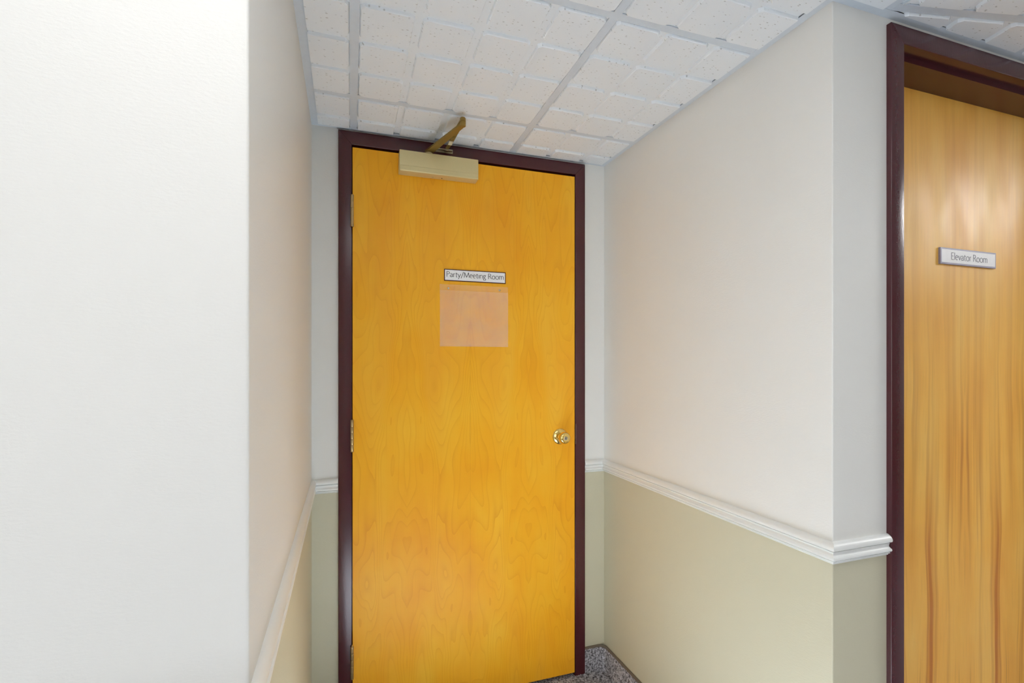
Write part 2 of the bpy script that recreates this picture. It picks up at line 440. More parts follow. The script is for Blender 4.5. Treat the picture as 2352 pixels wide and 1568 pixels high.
bm = NB(); sweep(bm, [(WX1, YB), (XE, YB)], RP, 1); struct('trim_%d' % k, bm, M['trim'])

# ---------------------------------------------------------------- carpet baseboards (cut carpet strip with a bound top edge)
BH, BT = 0.106, 0.008
def base_strip(name, path, side):
    prof = [(0, 0), (BT, 0), (BT, BH), (0, BH)]
    bm = NB(); sweep(bm, path, prof, side)
    o = tag(obj(name, bm, M['carpet'], smooth=True), kind='structure')
    r = 0.0042
    bp = [(0, BH-0.002)] + [(BT/2+0.0052*math.cos(a), BH+0.001+0.0042*math.sin(a)) for a in np.linspace(0, math.pi, 7)]
    bp = [(BT+0.0012, BH-0.005)] + bp[1:] + [(0.0, BH-0.005)]
    bm = NB(); sweep(bm, path, bp, side); obj('edge_binding', bm, M['bind'], o, smooth=True)
    return o
pr = fillet(PR, 1, 0.035); pr = fillet(pr, len(pr)-2, 0.001, 2)
base_r = base_strip('baseboard_right', pr, -1)
pl = fillet(PL, 1, 0.035)
base_strip('baseboard_left', pl, 1)
base_strip('baseboard_corridor', [(GX1, Y2), (XE, Y2)], -1)
base_strip('baseboard_behind_camera', [(XW, YB), (XE, YB)], 1)

# looped pile raised on the carpet where the camera sees the floor, and on the strip beside the door
def pile_patch(name, parent, origin, du, dv, nrm, nu, nv, su, sv, ang, bend=None, p=0.0072, q=0.0058, amp=0.0046):
    """grid of loops; du,dv unit directions, nrm the pile direction"""
    U, V = np.meshgrid(np.arange(nu)*su, np.arange(nv)*sv)
    ca, sa = math.cos(ang), math.sin(ang)
    a = (U*ca+V*sa); r = (-U*sa+V*ca)
    row = np.floor(r/p)
    h = np.abs(np.sin(math.pi*r/p))**0.7*(0.55+0.45*np.abs(np.sin(math.pi*(a/q+0.37*row))))
    rs = np.random.RandomState(3)
    h = (h*(0.8+0.4*rs.rand(*h.shape)))*amp
    P0 = np.array(origin)
    pts = P0+U[..., None]*np.array(du)+V[..., None]*np.array(dv)
    if bend is not None: pts, nn = bend(U, V)
    else: nn = np.array(nrm)
    pts = pts+h[..., None]*nn
    idx = np.arange(nu*nv).reshape(nv, nu)
    f = np.stack([idx[:-1, :-1], idx[:-1, 1:], idx[1:, 1:], idx[1:, :-1]], -1).reshape(-1, 4)
    me = bpy.data.meshes.new(name); me.from_pydata(pts.reshape(-1, 3).tolist(), [], f.tolist())
    me.materials.append(M['carpet'])
    for pg in me.polygons: pg.use_smooth = True
    o = link(name, me, parent); o['kind'] = 'stuff'
    return o
pile_patch('carpet_pile', floor, (0.45, -0.62, 0.0006), (1, 0, 0), (0, 1, 0), (0, 0, 1), 235, 244, 0.0025, 0.0025, math.radians(-50))
# baseboard pile follows the rounded inside corner
PP, OO = offsets(pr, -1)
cum = [0.0]
for a, b_ in zip(PP, PP[1:]): cum.append(cum[-1]+(b_-a).length)
def bend(U, V):
    xs = np.interp(U, cum, [p.x for p in PP]); ys = np.interp(U, cum, [p.y for p in PP])
    nx = np.interp(U, cum, [o.normalized().x for o in OO]); ny = np.interp(U, cum, [o.normalized().y for o in OO])
    ln = np.hypot(nx, ny); nx, ny = nx/ln, ny/ln
    pts = np.stack([xs+nx*(BT-0.001), ys+ny*(BT-0.001), V+0.001], -1)
    return pts, np.stack([nx, ny, 0*nx], -1)
pile_patch('baseboard_pile', base_r, (0, 0, 0), (1, 0, 0), (0, 0, 1), (0, 0, 1), 250, 44, 0.0024, 0.0024, math.radians(-50), bend=bend)

# ---------------------------------------------------------------- suspended ceiling
bm = NB(); box(bm, XW-.1, XE+.1, YB-.1, 0.3, ZC+0.05, ZC+0.14)
ceiling = tag(obj('ceiling', bm, M['deck']), kind='structure')
G = 0.6096; C = G/4
TX0, TY0 = 0.0057, -0.2522               # alcove grid
ZG, ZB = ZC+0.0032, ZC-0.0054             # groove level and raised block level
TW = 0.0115                              # half width of a tee
def tile_bm(jit=0):
    """tile from 0..G in its own frame: 16 raised squares over a grooved panel"""
    bm = NB(); e = 0.004
    box(bm, e, G-e, e, G-e, ZG, ZG+0.016)
    rnd = random.Random(jit)
    for i in range(4):
        for j in range(4):
            x0 = i*C+0.0095 + (0.003 if i == 0 else 0); x1 = (i+1)*C-0.0095 - (0.003 if i == 3 else 0)
            y0 = j*C+0.0095 + (0.003 if j == 0 else 0); y1 = (j+1)*C-0.0095 - (0.003 if j == 3 else 0)
            n = 7
            def loop(ins, z, jt):
                a, b_, c_, d_ = x0+ins, x1-ins, y0+ins, y1-ins
                L = []
                cr = 0.003
                for (sx, sy, ex, ey) in ((a, c_, b_, c_), (b_, c_, b_, d_), (b_, d_, a, d_), (a, d_, a, c_)):
                    for k_ in range(n):
                        t = (k_+0.5)/n
                        px, py = sx+(ex-sx)*t, sy+(ey-sy)*t
                        q = rnd.uniform(-jt, jt)
                        if sy == ey: py += q
                        else: px += q
                        L.append(bm.verts.new((px, py, z)))
                return L
            l0 = loop(0, ZG+0.0005, 0.0); l1 = loop(0.0020, ZB+0.0018, 0.0008); l2 = loop(0.0038, ZB, 0.0008)
            for p, q in ((l0, l1), (l1, l2)):
                for k_ in range(len(p)):
                    bm.faces.new((p[k_], p[(k_+1) % len(p)], q[(k_+1) % len(p)], q[k_]))
            bm.faces.new(l2)
    return bm
def clip(bm, planes):
    for co, no in planes:
        geom = bm.verts[:]+bm.edges[:]+bm.faces[:]
        r = bmesh.ops.bisect_plane(bm, geom=geom, plane_co=co, plane_no=no, clear_outer=True, dist=1e-5)
        eds = [e for e in r['geom_cut'] if isinstance(e, bmesh.types.BMEdge)]
        if eds:
            try: bmesh.ops.holes_fill(bm, edges=eds)
            except Exception: pass
    return bm
rdir = Vector((XR2-XR, Y2)).normalized(); rn = Vector((-rdir.y, rdir.x))   # outward (+x) normal of right wall
if rn.x < 0: rn = -rn
XB = TX0+2*G                              # tee that divides alcove grid from the skewed corridor grid
ldir = Vector((XL2-XL, YN)).normalized(); ln_ = Vector((ldir.y, -ldir.x))
if ln_.x > 0: ln_ = -ln_
AC = 0.0228                               # tiles stop at the lip of the wall angle
ALC = [((XL+AC, 0, 0), (ln_.x, ln_.y, 0)), ((0, -AC, 0), (0, 1, 0)), ((XR-AC, 0, 0), (rn.x, rn.y, 0))]
shared = {}
def shared_tile(v):
    if v not in shared:
        bm = tile_bm(v); bmesh.ops.recalc_face_normals(bm, faces=bm.faces)
        me = bpy.data.meshes.new('ceiling_tile'); bm.to_mesh(me); bm.free(); me.materials.append(M['tile'])
        shared[v] = me
    return shared[v]
lamp_cells = {(0, -3), (-1, -3), (-4, -6), (-3, -6)}          # grid cells (i, j) of the light overhead and the added fill light
def place_tile(mx, planes, seed):
    if not planes:
        o = bpy.data.objects.new('ceiling_tile', shared_tile(seed % 3)); COL.objects.link(o)
        o.parent = ceiling; o.matrix_world = mx; return
    bm = tile_bm(seed % 3)
    inv = mx.inverted()
    lp = [(inv @ Vector(co), (inv.to_3x3() @ Vector(no)).normalized()) for co, no in planes]
    clip(bm, lp)
    if len(bm.faces) < 3: bm.free(); return
    bmesh.ops.recalc_face_normals(bm, faces=bm.faces)
    me = bpy.data.meshes.new('ceiling_tile'); bm.to_mesh(me); bm.free(); me.materials.append(M['tile'])
    o = bpy.data.objects.new('ceiling_tile', me); COL.objects.link(o); o.parent = ceiling; o.matrix_world = mx
def outside(pts, plane):
    co, no = Vector(plane[0]), Vector(plane[1])
    d = [(p-co).dot(no) for p in pts]
    return min(d) >= -1e-4, max(d) > 1e-4
def do_tile(mx, planes, seed):
    pts = [mx @ Vector((a, b_, 0)) for a in (0, G) for b_ in (0, G)]
    need = []
    for pl_ in planes:
        allout, some = outside(pts, pl_)
        if allout: return
        if some: need.append(pl_)
    place_tile(mx, need, seed)
CORY = [((0, YB+AC, 0), (0, -1, 0)), ((XW+.004, 0, 0), (-1, 0, 0))]
n = 0
for i in range(-10, 2):
    for j in range(-9, 1):
        if (i, j) in lamp_cells: continue
        x0, y0 = TX0+i*G, TY0+j*G
        mx = Matrix.Translation((x0, y0, 0))
        ymid = y0+G/2
        if y0+G > YN+0.01 and x0 < XL and i >= -1:      # row reaching into the alcove at the left wall
            if y0 >= YN: do_tile(mx, ALC+CORY, n)
            elif i == -1:
                # straddles the outer corner: one tile up to the wall line, one in the alcove
                do_tile(mx, [((0, YN-AC, 0), (0, 1, 0))]+CORY, n)
                do_tile(mx, [ALC[0], ((0, YN-AC, 0), (0, -1, 0))], n)
        elif x0+G <= XL+0.01:
            do_tile(mx, [((0, YN-AC, 0), (0, 1, 0))]+CORY, n)
        elif i == 1:
            if y0 >= Y2: do_tile(mx, ALC, n)
            elif y0+G > Y2:
                do_tile(mx, [((XB-.010, 0, 0), (1, 0, 0)), ((0, Y2-AC, 0), (0, 1, 0)), ((XR-AC, 0, 0), (-rn.x, -rn.y, 0))], n)
                do_tile(mx, ALC[2:], n)
            else: do_tile(mx, CORY+[((XB-.010, 0, 0), (1, 0, 0))], n)
        else: do_tile(mx, ALC[1:2]+CORY, n)
        n += 1
SK = math.radians(-12.3)
su = Vector((math.cos(SK), math.sin(SK), 0)); sv = Vector((-math.sin(SK), math.cos(SK), 0))
# a tee line of the skewed grid: its far edge passes this point
pt = Vector((1.4639, -1.1492, 0)); vline = pt.dot(sv)-TW
uline = Vector((1.4335, -1.1094, 0)).dot(su)-0.0095-2*C     # a column joint
def skpt(u, v, z=0): return su*u+sv*v+Vector((0, 0, z))
SKP = [((XB+.014, 0, 0), (-1, 0, 0)), ((0, Y2-AC, 0), (0, 1, 0)), ((0, YB+AC, 0), (0, -1, 0)), ((XE-.004, 0, 0), (1, 0, 0))]
rot = Matrix.Rotation(SK, 4, 'Z')
lamp2 = {(3, -1), (4, -1)}
for i in range(-1, 9):
    for j in range(-8, 3):
        if (i, j) in lamp2: continue
        mx = Matrix.Translation(skpt(uline+i*G, vline+j*G)) @ rot
        do_tile(mx, SKP, n); n += 1

# grid tees: flat white caps with a web above
def tee(p0, p1, name='grid_tee', w=TW, planes=(), z=ZC):
    p0, p1 = Vector(p0), Vector(p1); d = (p1-p0); L = d.length; d.normalize()
    bm = NB(); box(bm, 0, L, -w, w, z-0.0004, z+0.0016); box(bm, 0, L, -0.0015, 0.0015, z+0.0016, z+0.040)
    mx = Matrix.Translation(p0) @ Matrix.Rotation(math.atan2(d.y, d.x), 4, 'Z')
    bmesh.ops.transform(bm, matrix=mx, verts=bm.verts)
    clip(bm, planes)
    if len(bm.faces) < 3: bm.free(); return
    obj(name, bm, M['tee'], ceiling)
A = 0.0235                                 # wall angle width
ex = 0.004
# main tees of the alcove run in y, cross tees in x between them
tee((TX0, YB+A, 0), (TX0, -A, 0)); tee((TX0+G, YB+A, 0), (TX0+G, -A, 0))
for i in range(-9, 0): tee((TX0+i*G, YB+A, 0), (TX0+i*G, YN-A, 0))
tee((XB, YB+A, 0), (XB, Y2-A, 0), w=0.010)
for j in range(-8, 1):
    y = TY0+j*G
    inalc = y > YN
    xe = XR+(XR2-XR)*(y/Y2)-A if y > Y2 else XB-TW
    segs = [(XL+(XL2-XL)*y/YN+A, TX0-TW)] if inalc else [(max(XW+A, TX0+i*G+(TW if i > -10 else 0)), TX0+(i+1)*G-TW) for i in range(-10, 0)]
    segs += [(TX0+TW, TX0+G-TW), (TX0+G+TW, xe)]
    for a, b_ in segs:
        if j == -4 and False: continue
        tee((a, y, 0), (b_, y, 0))
SKT = [((XB+.0105, 0, 0), (-1, 0, 0)), ((0, Y2-A, 0), (0, 1, 0)), ((0, YB+A, 0), (0, -1, 0)), ((XE-A, 0, 0), (1, 0, 0))]
for j in range(-7, 3): tee(skpt(uline-2*G, vline+j*G), skpt(uline+9*G, vline+j*G), planes=SKT)
for i in range(0, 9):
    for j in range(-8, 3): tee(skpt(uline+i*G, vline+j*G+TW), skpt(uline+i*G, vline+(j+1)*G-TW), planes=SKT)
# L-shaped wall angles
AP = [(0, ZC), (A, ZC), (A, ZC+0.0012), (0.0012, ZC+0.0012), (0.0012, ZC+0.022), (0, ZC+0.022)]
AP = [(d, z-0.0008) for d, z in AP]
wl = [(XW, YN), (XL2, YN), (XL, 0), (XR, 0), (XR2, Y2), (XE, Y2)]
for i in range(5):
    bm = NB(); sweep(bm, wl, AP, -1, i, i+1); obj('wall_angle', bm, M['tee'], ceiling)
bm = NB(); sweep(bm, [(XW, YB), (XE, YB)], AP, 1); obj('wall_angle', bm, M['tee'], ceiling)

# recessed ceiling lights (outside the picture, they light the corridor)
def troffer(mx, lx, ly, label, lm='lamp'):
    loc = mx @ Vector((lx/2, ly/2, ZC))
    e = empty('ceiling_light', loc); tag(e, label, 'ceiling light'); bpy.context.view_layer.update()
    bm = NB(); w = 0.022
    for a in ((w*.55, lx-w*.55, w*.55, w*1.6), (w*.55, lx-w*.55, ly-w*1.6, ly-w*.55), (w*.55, w*1.6, w*1.6, ly-w*1.6), (lx-w*1.6, lx-w*.55, w*1.6, ly-w*1.6)):
        box(bm, *a, ZC-0.001, ZC+0.03)
    bmesh.ops.transform(bm, matrix=mx, verts=bm.verts); obj('frame', bm, M['tee'], e)
    bm = NB(); box(bm, w*1.6, lx-w*1.6, w*1.6, ly-w*1.6, ZC+0.006, ZC+0.010)
    bmesh.ops.transform(bm, matrix=mx, verts=bm.verts); obj('diffuser', bm, M[lm], e)
troffer(Matrix.Translation((TX0-G, TY0-3*G, 0)), 2*G, G, 'recessed ceiling light panel above the camera in front of the alcove')
troffer(Matrix.Translation((TX0-4*G, TY0-6*G, 0)), 2*G, G, 'long added fill light panel near the added window behind the camera')  # extra lamp added for bounce light off floor and walls
troffer(Matrix.Translation(skpt(uline+3*G, vline-1*G)) @ rot, 2*G, G, 'long recessed ceiling light panel further down the corridor past the elevator room door', 'lamp2')

# ---------------------------------------------------------------- hollow metal door frame
def frame_member(bm, pts, direction, p_in0, p_in1, out_extra):
    pass
def door_frame(parent, x0, x1, xi0, xi1, ztop, zin, yface, depth, rab1, stop_h, rab2):
    """jambs and mitred header. profile across the member (t from outer edge to opening, y depth)"""
    w = xi0-x0; r = 0.0022
    def profile():
        P = [(0.0, depth), (0.0, r*1.0)]
        for a in np.linspace(0, math.pi/2, 4)[1:]:
            P.append((r-r*math.cos(a)*1.0, r-r*math.sin(a)))
        P[1] = (0.0, r)
        for a in np.linspace(math.pi/2, 0, 4): P.append((w-r*0.8+r*0.8*math.cos(a), r*0.8-r*0.8*math.sin(a)))
        P += [(w, rab1), (w+stop_h, rab1), (w+stop_h, rab2), (w, rab2), (w, depth)]
        return P
    P = profile()
    zt = ztop
    def member(name, f0, f1):
        bm = NB(); a = [bm.verts.new(f0(t, y)) for t, y in P]; b_ = [bm.verts.new(f1(t, y)) for t, y in P]
        m = len(P)
        for k_ in range(m): bm.faces.new((a[k_], a[(k_+1) % m], b_[(k_+1) % m], b_[k_]))
        bm.faces.new(a); bm.faces.new(b_[::-1])
        return obj(name, bm, M['maroon'], parent, smooth=True)
    hh = (zt-zin)/w
    g = 0.0004
    member('frame_jamb', lambda t, y: (x0+t, yface+y, 0.001), lambda t, y: (x0+t, yface+y, zt-t*hh-g))
    member('frame_jamb', lambda t, y: (x1-t, yface+y, 0.001), lambda t, y: (x1-t, yface+y, zt-t*hh-g))
    member('frame_header', lambda t, y: (x0+t+g, yface+y, zt-t*hh), lambda t, y: (x1-t-g, yface+y, zt-t*hh))

# ---------------------------------------------------------------- first door: party / meeting room
Y1 = -0.0115
LX0, LX1, LZ0, LZ1 = 0.0022, 0.8965, 0.0170, 2.1285
bm = NB(); box(bm, LX0, LX1, Y1, Y1+0.044, LZ0, LZ1, 0.0012, 1)
d1 = tag(obj('door_1', bm, M['birch']), kind='structure')
door_frame(d1, FX0, FX1, -0.0004, 0.8985, 2.1865, 2.1375, -FT, FT+T+0.012, 0.050, 0.016, 0.105)
bm = NB(); box(bm, 0.016, 0.882, Y1+0.062, Y1+0.066, 0.002, LZ1); obj('closing_shadow_board', bm, M['gap_shade'], d1)  # black board added behind the leaf to keep the door gaps dark
def hinge(z0, z1, pointed):
    h = None
    cx, cy, r = 0.0008, -0.0185, 0.0058
    bm = NB(); L = z1-z0
    nk = 5; seg = L*0.94/nk; z = z0+L*0.03
    for k_ in range(nk):
        lathe(bm, [(0, 0), (0, r*.9), (0.0008, r), (seg-0.0010, r), (seg-0.0003, r*.88), (seg-0.0003, 0)], (cx, cy, z+k_*seg), (0, 0, 1), 16)
    box(bm, cx-0.0012, cx+0.0035, cy, -0.008, z0+L*.03, z1-L*.03)
    h = obj('hinge', bm, M['old'], d1, smooth=True)
    bm = NB()
    tip = 0.007 if pointed else 0.0
    lathe(bm, [(0, 0), (0, r*.98), (L*.025, r*.98), (L*.03+0.001, r*.6), (L*.03+0.0015+tip, 0.0004)], (cx, cy, z1-L*.03), (0, 0, 1), 16)
    lathe(bm, [(0, 0), (0, r*.98), (-L*.025, r*.98), (-L*.03, r*.5), (-L*.03, 0)], (cx, cy, z0+L*.03), (0, 0, 1), 16)
    obj('hinge_pin', bm, M['old'], h, smooth=True)
hinge(1.834, 1.951, False); hinge(1.010, 1.128, False); hinge(0.180, 0.298, True)
# knob set
KX, KZ = 0.8285, 1.0258
bm = NB(); lathe(bm, [(0, 0), (0, 0.0335), (0.0015, 0.0338), (0.0035, 0.0325), (0.0060, 0.029), (0.0085, 0.0235), (0.0100, 0.0175), (0.0105, 0.0130), (0.0105, 0)], (KX, Y1, KZ), (0, -1, 0), 40)
ro = obj('knob_rosette', bm, M['brass'], d1, smooth=True)
bm = NB(); lathe(bm, [(0.009, 0), (0.009, 0.0125), (0.018, 0.0110), (0.024, 0.0115), (0.029, 0.0160), (0.033, 0.0208), (0.038, 0.0240), (0.044, 0.0252), (0.050, 0.0245), (0.0555, 0.0215), (0.0590, 0.0165), (0.0600, 0.0100), (0.0594, 0.0085), (0.0594, 0)], (KX, Y1, KZ), (0, -1, 0), 40)
kb = obj('door_knob', bm, M['brass'], d1, smooth=True)
bm = NB(); lathe(bm, [(0.0590, 0), (0.0590, 0.0080), (0.0608, 0.0078), (0.0612, 0.0070), (0.0608, 0.0062), (0.0604, 0.0)], (KX, Y1, KZ), (0, -1, 0), 28)
obj('lock_cylinder', bm, M['nickel'], kb, smooth=True)
bm = NB(); box(bm, KX-0.0011, KX+0.0011, Y1-0.0616, Y1-0.0600, KZ-0.0045, KZ+0.0042); obj('keyhole', bm, M['dark'], kb)
bm = NB(); box(bm, 0.8978, 0.9030, -0.0146, -0.0120, 0.990, 1.076, 0.0005, 1); box(bm, 0.8972, 0.9000, -0.0146, -0.004, 1.012, 1.054)
obj('strike_plate', bm, M['latch'], d1)

# ---------------------------------------------------------------- second door: elevator room, set back in its frame
YL2 = -0.972
bm = NB(); box(bm, GIN-0.004, GIN2+0.004, YL2, YL2+0.044, 0.012, 2.1165+0.004, 0.0012, 1)
d2 = tag(obj('door_2', bm, M['streak']), kind='structure')
door_frame(d2, GX0, GX1, GIN, GIN2, 2.1775, 2.1320, Y2-FT, 0.170, 0.0346, 0.0140, 0.1185)

bm = NB(); lathe(bm, [(0, 0), (0, 0.0335), (0.0035, 0.0325), (0.0085, 0.0235), (0.0105, 0.0130), (0.018, 0.0110), (0.029, 0.0160), (0.038, 0.0240), (0.044, 0.0252), (0.0555, 0.0215), (0.0600, 0.0100), (0.0594, 0)], (GIN2-0.075, YL2, 1.02), (0, -1, 0), 32)
obj('door_knob', bm, M['brass'], d2, smooth=True)

# ---------------------------------------------------------------- lettering drawn with light pen strokes
def arc(cx, cy, rx, ry, a0, a1, n=14):
    return [(cx+rx*math.cos(math.radians(a0+(a1-a0)*k_/n)), cy+ry*math.sin(math.radians(a0+(a1-a0)*k_/n))) for k_ in range(n+1)]
X, K = 0.46, 0.70
GL = {
 'P': (0.42, [[(0.06, 0), (0.06, K)], [(0.02, K), (0.16, K)]+arc(0.18, K-0.165, 0.19, 0.165, 90, -90)+[(0.08, K-0.34)]]),
 'a': (0.38, [arc(0.16, X-0.13, 0.13, 0.13, 150, 10)+[(0.29, 0.08), (0.33, 0.0)], [(0.29, 0.30), (0.20, 0.26)]+arc(0.155, 0.125, 0.115, 0.125, 100, 290)+[(0.29, 0.12)]]),
 'r': (0.27, [[(0.06, 0), (0.06, X)], [(0.06, X-0.12)]+arc(0.17, X-0.12, 0.10, 0.115, 160, 65)]),
 't': (0.27, [[(0.11, X+0.13), (0.11, 0.10)]+arc(0.20, 0.10, 0.09, 0.10, 180, 290), [(0.02, X), (0.25, X)]]),
 'y': (0.38, [[(0.03, X), (0.19, 0.02)], [(0.36, X), (0.19, 0.02), (0.11, -0.19), (0.06, -0.22)]]),
 '/': (0.36, [[(0.02, -0.12), (0.33, K+0.04)]]),
 'M': (0.70, [[(0.04, 0), (0.10, K), (0.34, 0.05), (0.57, K), (0.65, 0)]]),
 'e': (0.39, [[(0.055, 0.235), (0.335, 0.27)]+arc(0.195, 0.235, 0.145, 0.232, 10, 310, 20)]),
 'i': (0.17, [[(0.085, 0), (0.085, X)], [(0.075, X+0.155), (0.095, X+0.155)]]),
 'n': (0.42, [[(0.06, 0), (0.06, X)], [(0.06, X-0.13)]+arc(0.205, X-0.145, 0.145, 0.14, 160, 0)+[(0.35, 0)]]),
 'g': (0.40, [arc(0.17, X-0.14, 0.115, 0.135, 0, 360, 20), [(0.26, X-0.05), (0.36, X)], [(0.12, 0.195), (0.075, 0.12), (0.13, 0.065), (0.27, 0.035)]+arc(0.19, -0.10, 0.15, 0.115, 50, -230, 18)+[(0.12, 0.06)]]),
 'R': (0.46, [[(0.06, 0), (0.06, K)], [(0.02, K), (0.16, K)]+arc(0.18, K-0.165, 0.17, 0.165, 90, -90)+[(0.08, K-0.33)], [(0.20, K-0.33), (0.44, 0)]]),
 'o': (0.45, [arc(0.225, 0.23, 0.178, 0.235, 0, 360, 22)]),
 'm': (0.62, [[(0.06, 0), (0.06, X)], [(0.06, X-0.13)]+arc(0.185, X-0.13, 0.125, 0.13, 160, 0)+[(0.31, 0)], [(0.31, X-0.13)]+arc(0.435, X-0.13, 0.125, 0.13, 160, 0)+[(0.56, 0)]]),
 'E': (0.38, [[(0.34, K), (0.06, K), (0.06, 0), (0.35, 0)], [(0.06, 0.37), (0.30, 0.37)]]),
 'l': (0.17, [[(0.085, 0), (0.085, K+0.04)]]),
 'v': (0.37, [[(0.03, X), (0.185, 0.01), (0.34, X)]]),
 ' ': (0.22, []),
}
def lettering(text, x0, x1, zbase, cap, y, pen, material, parent, name='lettering'):
    tot = sum(GL[c][0] for c in text); sx = (x1-x0)/tot; sz = cap/K
    bm = NB(); cx = x0
    for ch in text:
        wd, strokes = GL[ch]
        segs = []
        for st in strokes:                      # break a stroke at sharp corners
            cur = [st[0]]
            for i in range(1, len(st)):
                cur.append(st[i])
                if i < len(st)-1:
                    va = Vector(st[i])-Vector(st[i-1]); vb = Vector(st[i+1])-Vector(st[i])
                    if va.length > 1e-6 and vb.length > 1e-6 and va.angle(vb) > 0.9: segs.append(cur); cur = [st[i]]
            segs.append(cur)
        for st in segs:
            pts = [Vector((cx+p[0]*sx, zbase+p[1]*sz)) for p in st]
            L, R = [], []
            for i in range(len(pts)):
                ta = (pts[i]-pts[i-1]).normalized() if i > 0 else None
                tb = (pts[i+1]-pts[i]).normalized() if i < len(pts)-1 else None
                if ta is None: ta = tb
                if tb is None: tb = ta
                t = (ta+tb)
                t = ta if t.length < 0.3 else t.normalized()
                nn = Vector((-t.y, t.x)); sc = min(1.8, 1/max(0.4, nn.dot(Vector((-ta.y, ta.x)))))
                # slightly heavier verticals than horizontals, as a broad pen gives
                wpen = pen*(0.78+0.34*abs(t.y))*0.5*sc
                L.append(pts[i]+nn*wpen); R.append(pts[i]-nn*wpen)
            for i in range(len(pts)-1):
                q = [L[i], L[i+1], R[i+1], R[i]]
                f = [bm.verts.new((v.x, y-0.00025, v.y)) for v in q]; g = [bm.verts.new((v.x, y, v.y)) for v in q]
                bm.faces.new(f); bm.faces.new(g[::-1])
                for k_ in range(4): bm.faces.new((f[k_], g[k_], g[(k_+1) % 4], f[(k_+1) % 4]))
        cx += wd*sx
    return obj(name, bm, material, parent)

def sign(x0, x1, z0, z1, y, edge_mat, t, bw, text, tx0, tx1, zb, cap, pen, ink, label):
    e = empty('door_sign', ((x0+x1)/2, y, z0)); tag(e, label, 'sign'); bpy.context.view_layer.update()
    bm = NB(); box(bm, x0, x1, y-t, y, z0, z1, 0.0006, 1); obj('holder', bm, edge_mat, e)
    bm = NB(); box(bm, x0+bw, x1-bw, y-t-0.0005, y-t+0.0005, z0+bw, z1-bw, 0.0002, 1); obj('insert', bm, M['white'], e)
    lettering(text, tx0, tx1, zb, cap, y-t-0.0005, pen, ink, e)
    return e
sign(0.3385, 0.5885, 1.6558, 1.7018, Y1, M['maroon'], 0.0035, 0.0032, 'Party/Meeting Room', 0.3470, 0.5800, 1.6715, 0.0205, 0.0020, M['ink'],
     'white sign with a maroon border reading Party/Meeting Room on the yellow wooden door')
sign(1.6180, 1.8720, 1.6270, 1.6750, YL2, M['grey'], 0.0065, 0.0048, 'Elevator Room', 1.6630, 1.8300, 1.6415, 0.0200, 0.0020, M['greyink'],
     'white sign with a grey border reading Elevator Room on the streaked door at right')

# ---------------------------------------------------------------- clear acrylic paper holder under the first sign
e = empty('paper_holder', (0.4615, Y1, 1.3995)); tag(e, 'empty clear plastic paper holder screwed to the yellow door below the Party/Meeting Room sign', 'paper holder'); bpy.context.view_layer.update()
hx0, hx1, hz0, hz1, hf = 0.3215, 0.5985, 1.4000, 1.6425, 1.6185
bm = NB(); box(bm, hx0, hx1, Y1-0.0030, Y1-0.0005, hz0, hz1, 0.0004, 1); obj('back_sheet', bm, M['clear'], e)
bm = NB(); box(bm, hx0+.001, hx1-.001, Y1-0.0085, Y1-0.0062, hz0+0.004, hf, 0.0004, 1); obj('front_sheet', bm, M['clear'], e)
bm = NB()
prof = [(Y1-0.0008, hz0+0.004)]+[(Y1-0.0046+0.0040*math.cos(a), hz0+0.004-0.0040*math.sin(a)) for a in np.linspace(0, math.pi, 9)]+[(Y1-0.0065, hz0+0.004)]+[(Y1-0.0046+0.0020*math.cos(a), hz0+0.004-0.0020*math.sin(a)) for a in np.linspace(math.pi, 0, 9)]
va = [bm.verts.new((hx0, p[0], p[1])) for p in prof]; vb = [bm.verts.new((hx1, p[0], p[1])) for p in prof]
for k_ in range(len(prof)): bm.faces.new((va[k_], va[(k_+1) % len(prof)], vb[(k_+1) % len(prof)], vb[k_]))
obj('bottom_fold', bm, M['clear'], e, smooth=True)
for sx_, sz_ in ((0.3557, 1.6270), (0.5625, 1.6285)):
    bm = NB(); lathe(bm, [(0.0028, 0), (0.0028, 0.0042), (0.0036, 0.0040), (0.0046, 0.0028), (0.0050, 0)], (sx_, Y1, sz_), (0, -1, 0), 18)
    sc = obj('screw', bm, M['nickel'], e, smooth=True)

# ---------------------------------------------------------------- door closer
e = empty('door_closer', (0.315, Y1, 2.046)); tag(e, 'gold metal door closer with a folding arm at the top of the yellow door', 'door closer'); bpy.context.view_layer.update()
bx0, bx1, by0, by1, bz0, bz1 = 0.1655, 0.4640, Y1-0.0510, Y1, 2.0465, 2.1240
bm = NB(); box(bm, bx0, bx1, by0, by1, bz0, bz1, 0.0030, 3)
body = obj('closer_cover', bm, M['gold'], e, smooth=True)
bm = NB()
box(bm, bx0+.002, bx1-.002, by0-0.0006, by0+0.001, bz0+0.0205, bz0+0.0218); box(bm, bx0+.002, bx1-.002, by0-0.0010, by0+0.001, bz0+0.0030, bz0+0.0200, 0.0005, 1)
obj('cover_ridge', bm, M['gold'], body)
for px_, rr in ((0.292, 0.0028), (0.327, 0.0022)):
    bm = NB(); lathe(bm, [(-0.001, 0), (-0.001, rr), (0.0012, rr), (0.0014, rr*.5), (0.0014, 0)], (px_, Y1-0.018, bz0), (0, 0, -1), 12)
    obj('adjusting_screw', bm, M['nickel'] if px_ < .3 else M['dark'], body, smooth=True)
PINX, PINY = 0.2755, Y1-0.0290
bm = NB(); lathe(bm, [(0, 0), (0, 0.0135), (0.0085, 0.0135), (0.0100, 0.0120), (0.0100, 0.0)], (PINX, PINY, bz1-0.001), (0, 0, 1), 24)
obj('spindle', bm, M['gold'], e, smooth=True)
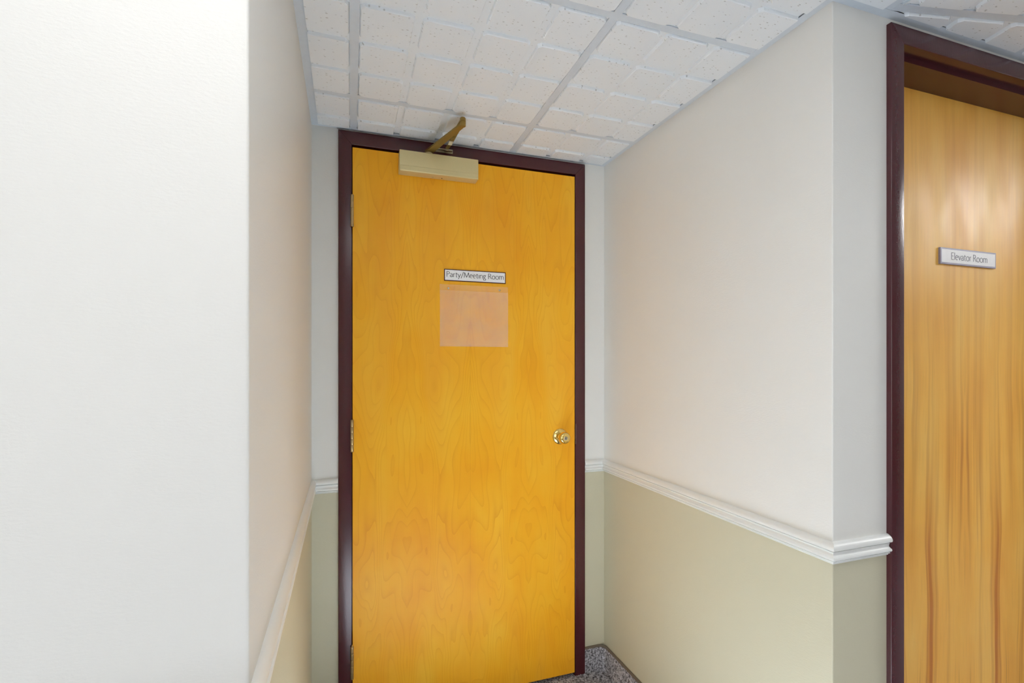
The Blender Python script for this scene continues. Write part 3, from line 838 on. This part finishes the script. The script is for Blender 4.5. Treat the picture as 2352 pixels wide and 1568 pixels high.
def bar(p0, p1, w0, w1, th, z0, z1, name, material, parent, bev=0.001):
    p0, p1 = Vector(p0), Vector(p1); d = (p1-p0).normalized(); nn = Vector((-d.y, d.x))
    bm = NB(); n_ = 6
    # rounded ends
    L = []
    a0 = math.atan2(d.y, d.x)
    for k_ in range(n_+1):
        a = a0+math.pi/2+math.pi*k_/n_; L.append((p0.x+w0/2*math.cos(a), p0.y+w0/2*math.sin(a), z0))
    for k_ in range(n_+1):
        a = a0-math.pi/2+math.pi*k_/n_; L.append((p1.x+w1/2*math.cos(a), p1.y+w1/2*math.sin(a), z1))
    lo = [bm.verts.new(p) for p in L]; hi = [bm.verts.new((p[0], p[1], p[2]+th)) for p in L]
    bm.faces.new(lo[::-1]); bm.faces.new(hi); m = len(L)
    for k_ in range(m): bm.faces.new((lo[k_], lo[(k_+1) % m], hi[(k_+1) % m], hi[k_]))
    return obj(name, bm, material, parent, smooth=True)
ELX, ELY = 0.3545, -0.2860
bar((PINX, PINY), (ELX, ELY), 0.030, 0.019, 0.0065, 2.1335, 2.1395, 'main_arm', M['arm'], e)
fa = bar((ELX, ELY), (0.3475, -0.105), 0.017, 0.017, 0.006, 2.1560, 2.1570, 'forearm', M['arm'], e)
bar((0.3490, -0.150), (0.3445, -0.040), 0.014, 0.013, 0.004, 2.1530, 2.1560, 'forearm_rod', M['arm'], fa)
bm = NB()
box(bm, 0.3390, 0.3535, -0.122, -0.092, 2.1512, 2.1545); obj('sticker', bm, M['label'], fa)
bm = NB(); lathe(bm, [(0, 0), (0, 0.0085), (0.0015, 0.0100), (0.0130, 0.0102), (0.0138, 0.0088), (0.0150, 0.0088), (0.0158, 0.0102), (0.0270, 0.0100), (0.0295, 0.0080), (0.0305, 0)], (ELX, ELY, 2.1365), (0, 0, 1), 24)
obj('elbow_joint', bm, M['arm'], e, smooth=True)
bm = NB()
box(bm, 0.3040, 0.3720, -FT-0.0030, -FT, 2.1520, 2.1680, 0.0008, 1); box(bm, 0.3080, 0.3680, -FT-0.0200, -FT-0.0020, 2.1560, 2.1590, 0.0008, 1)
box(bm, 0.3360, 0.3530, -0.0480, -FT-0.015, 2.1500, 2.1530, 0.0006, 1); lathe(bm, [(0, 0), (0, 0.0055), (0.012, 0.0055), (0.012, 0)], (0.3445, -0.041, 2.1480), (0, 0, 1), 16)
sh = obj('arm_bracket', bm, M['nickel'], e)
for x_ in (0.3130, 0.3630):
    bm = NB(); lathe(bm, [(0.002, 0), (0.002, 0.0048), (0.0045, 0.0040), (0.0060, 0.0018), (0.0060, 0)], (x_, -FT, 2.1610), (0, -1, -0.25), 14); obj('bracket_screw', bm, M['nickel'], sh, smooth=True)
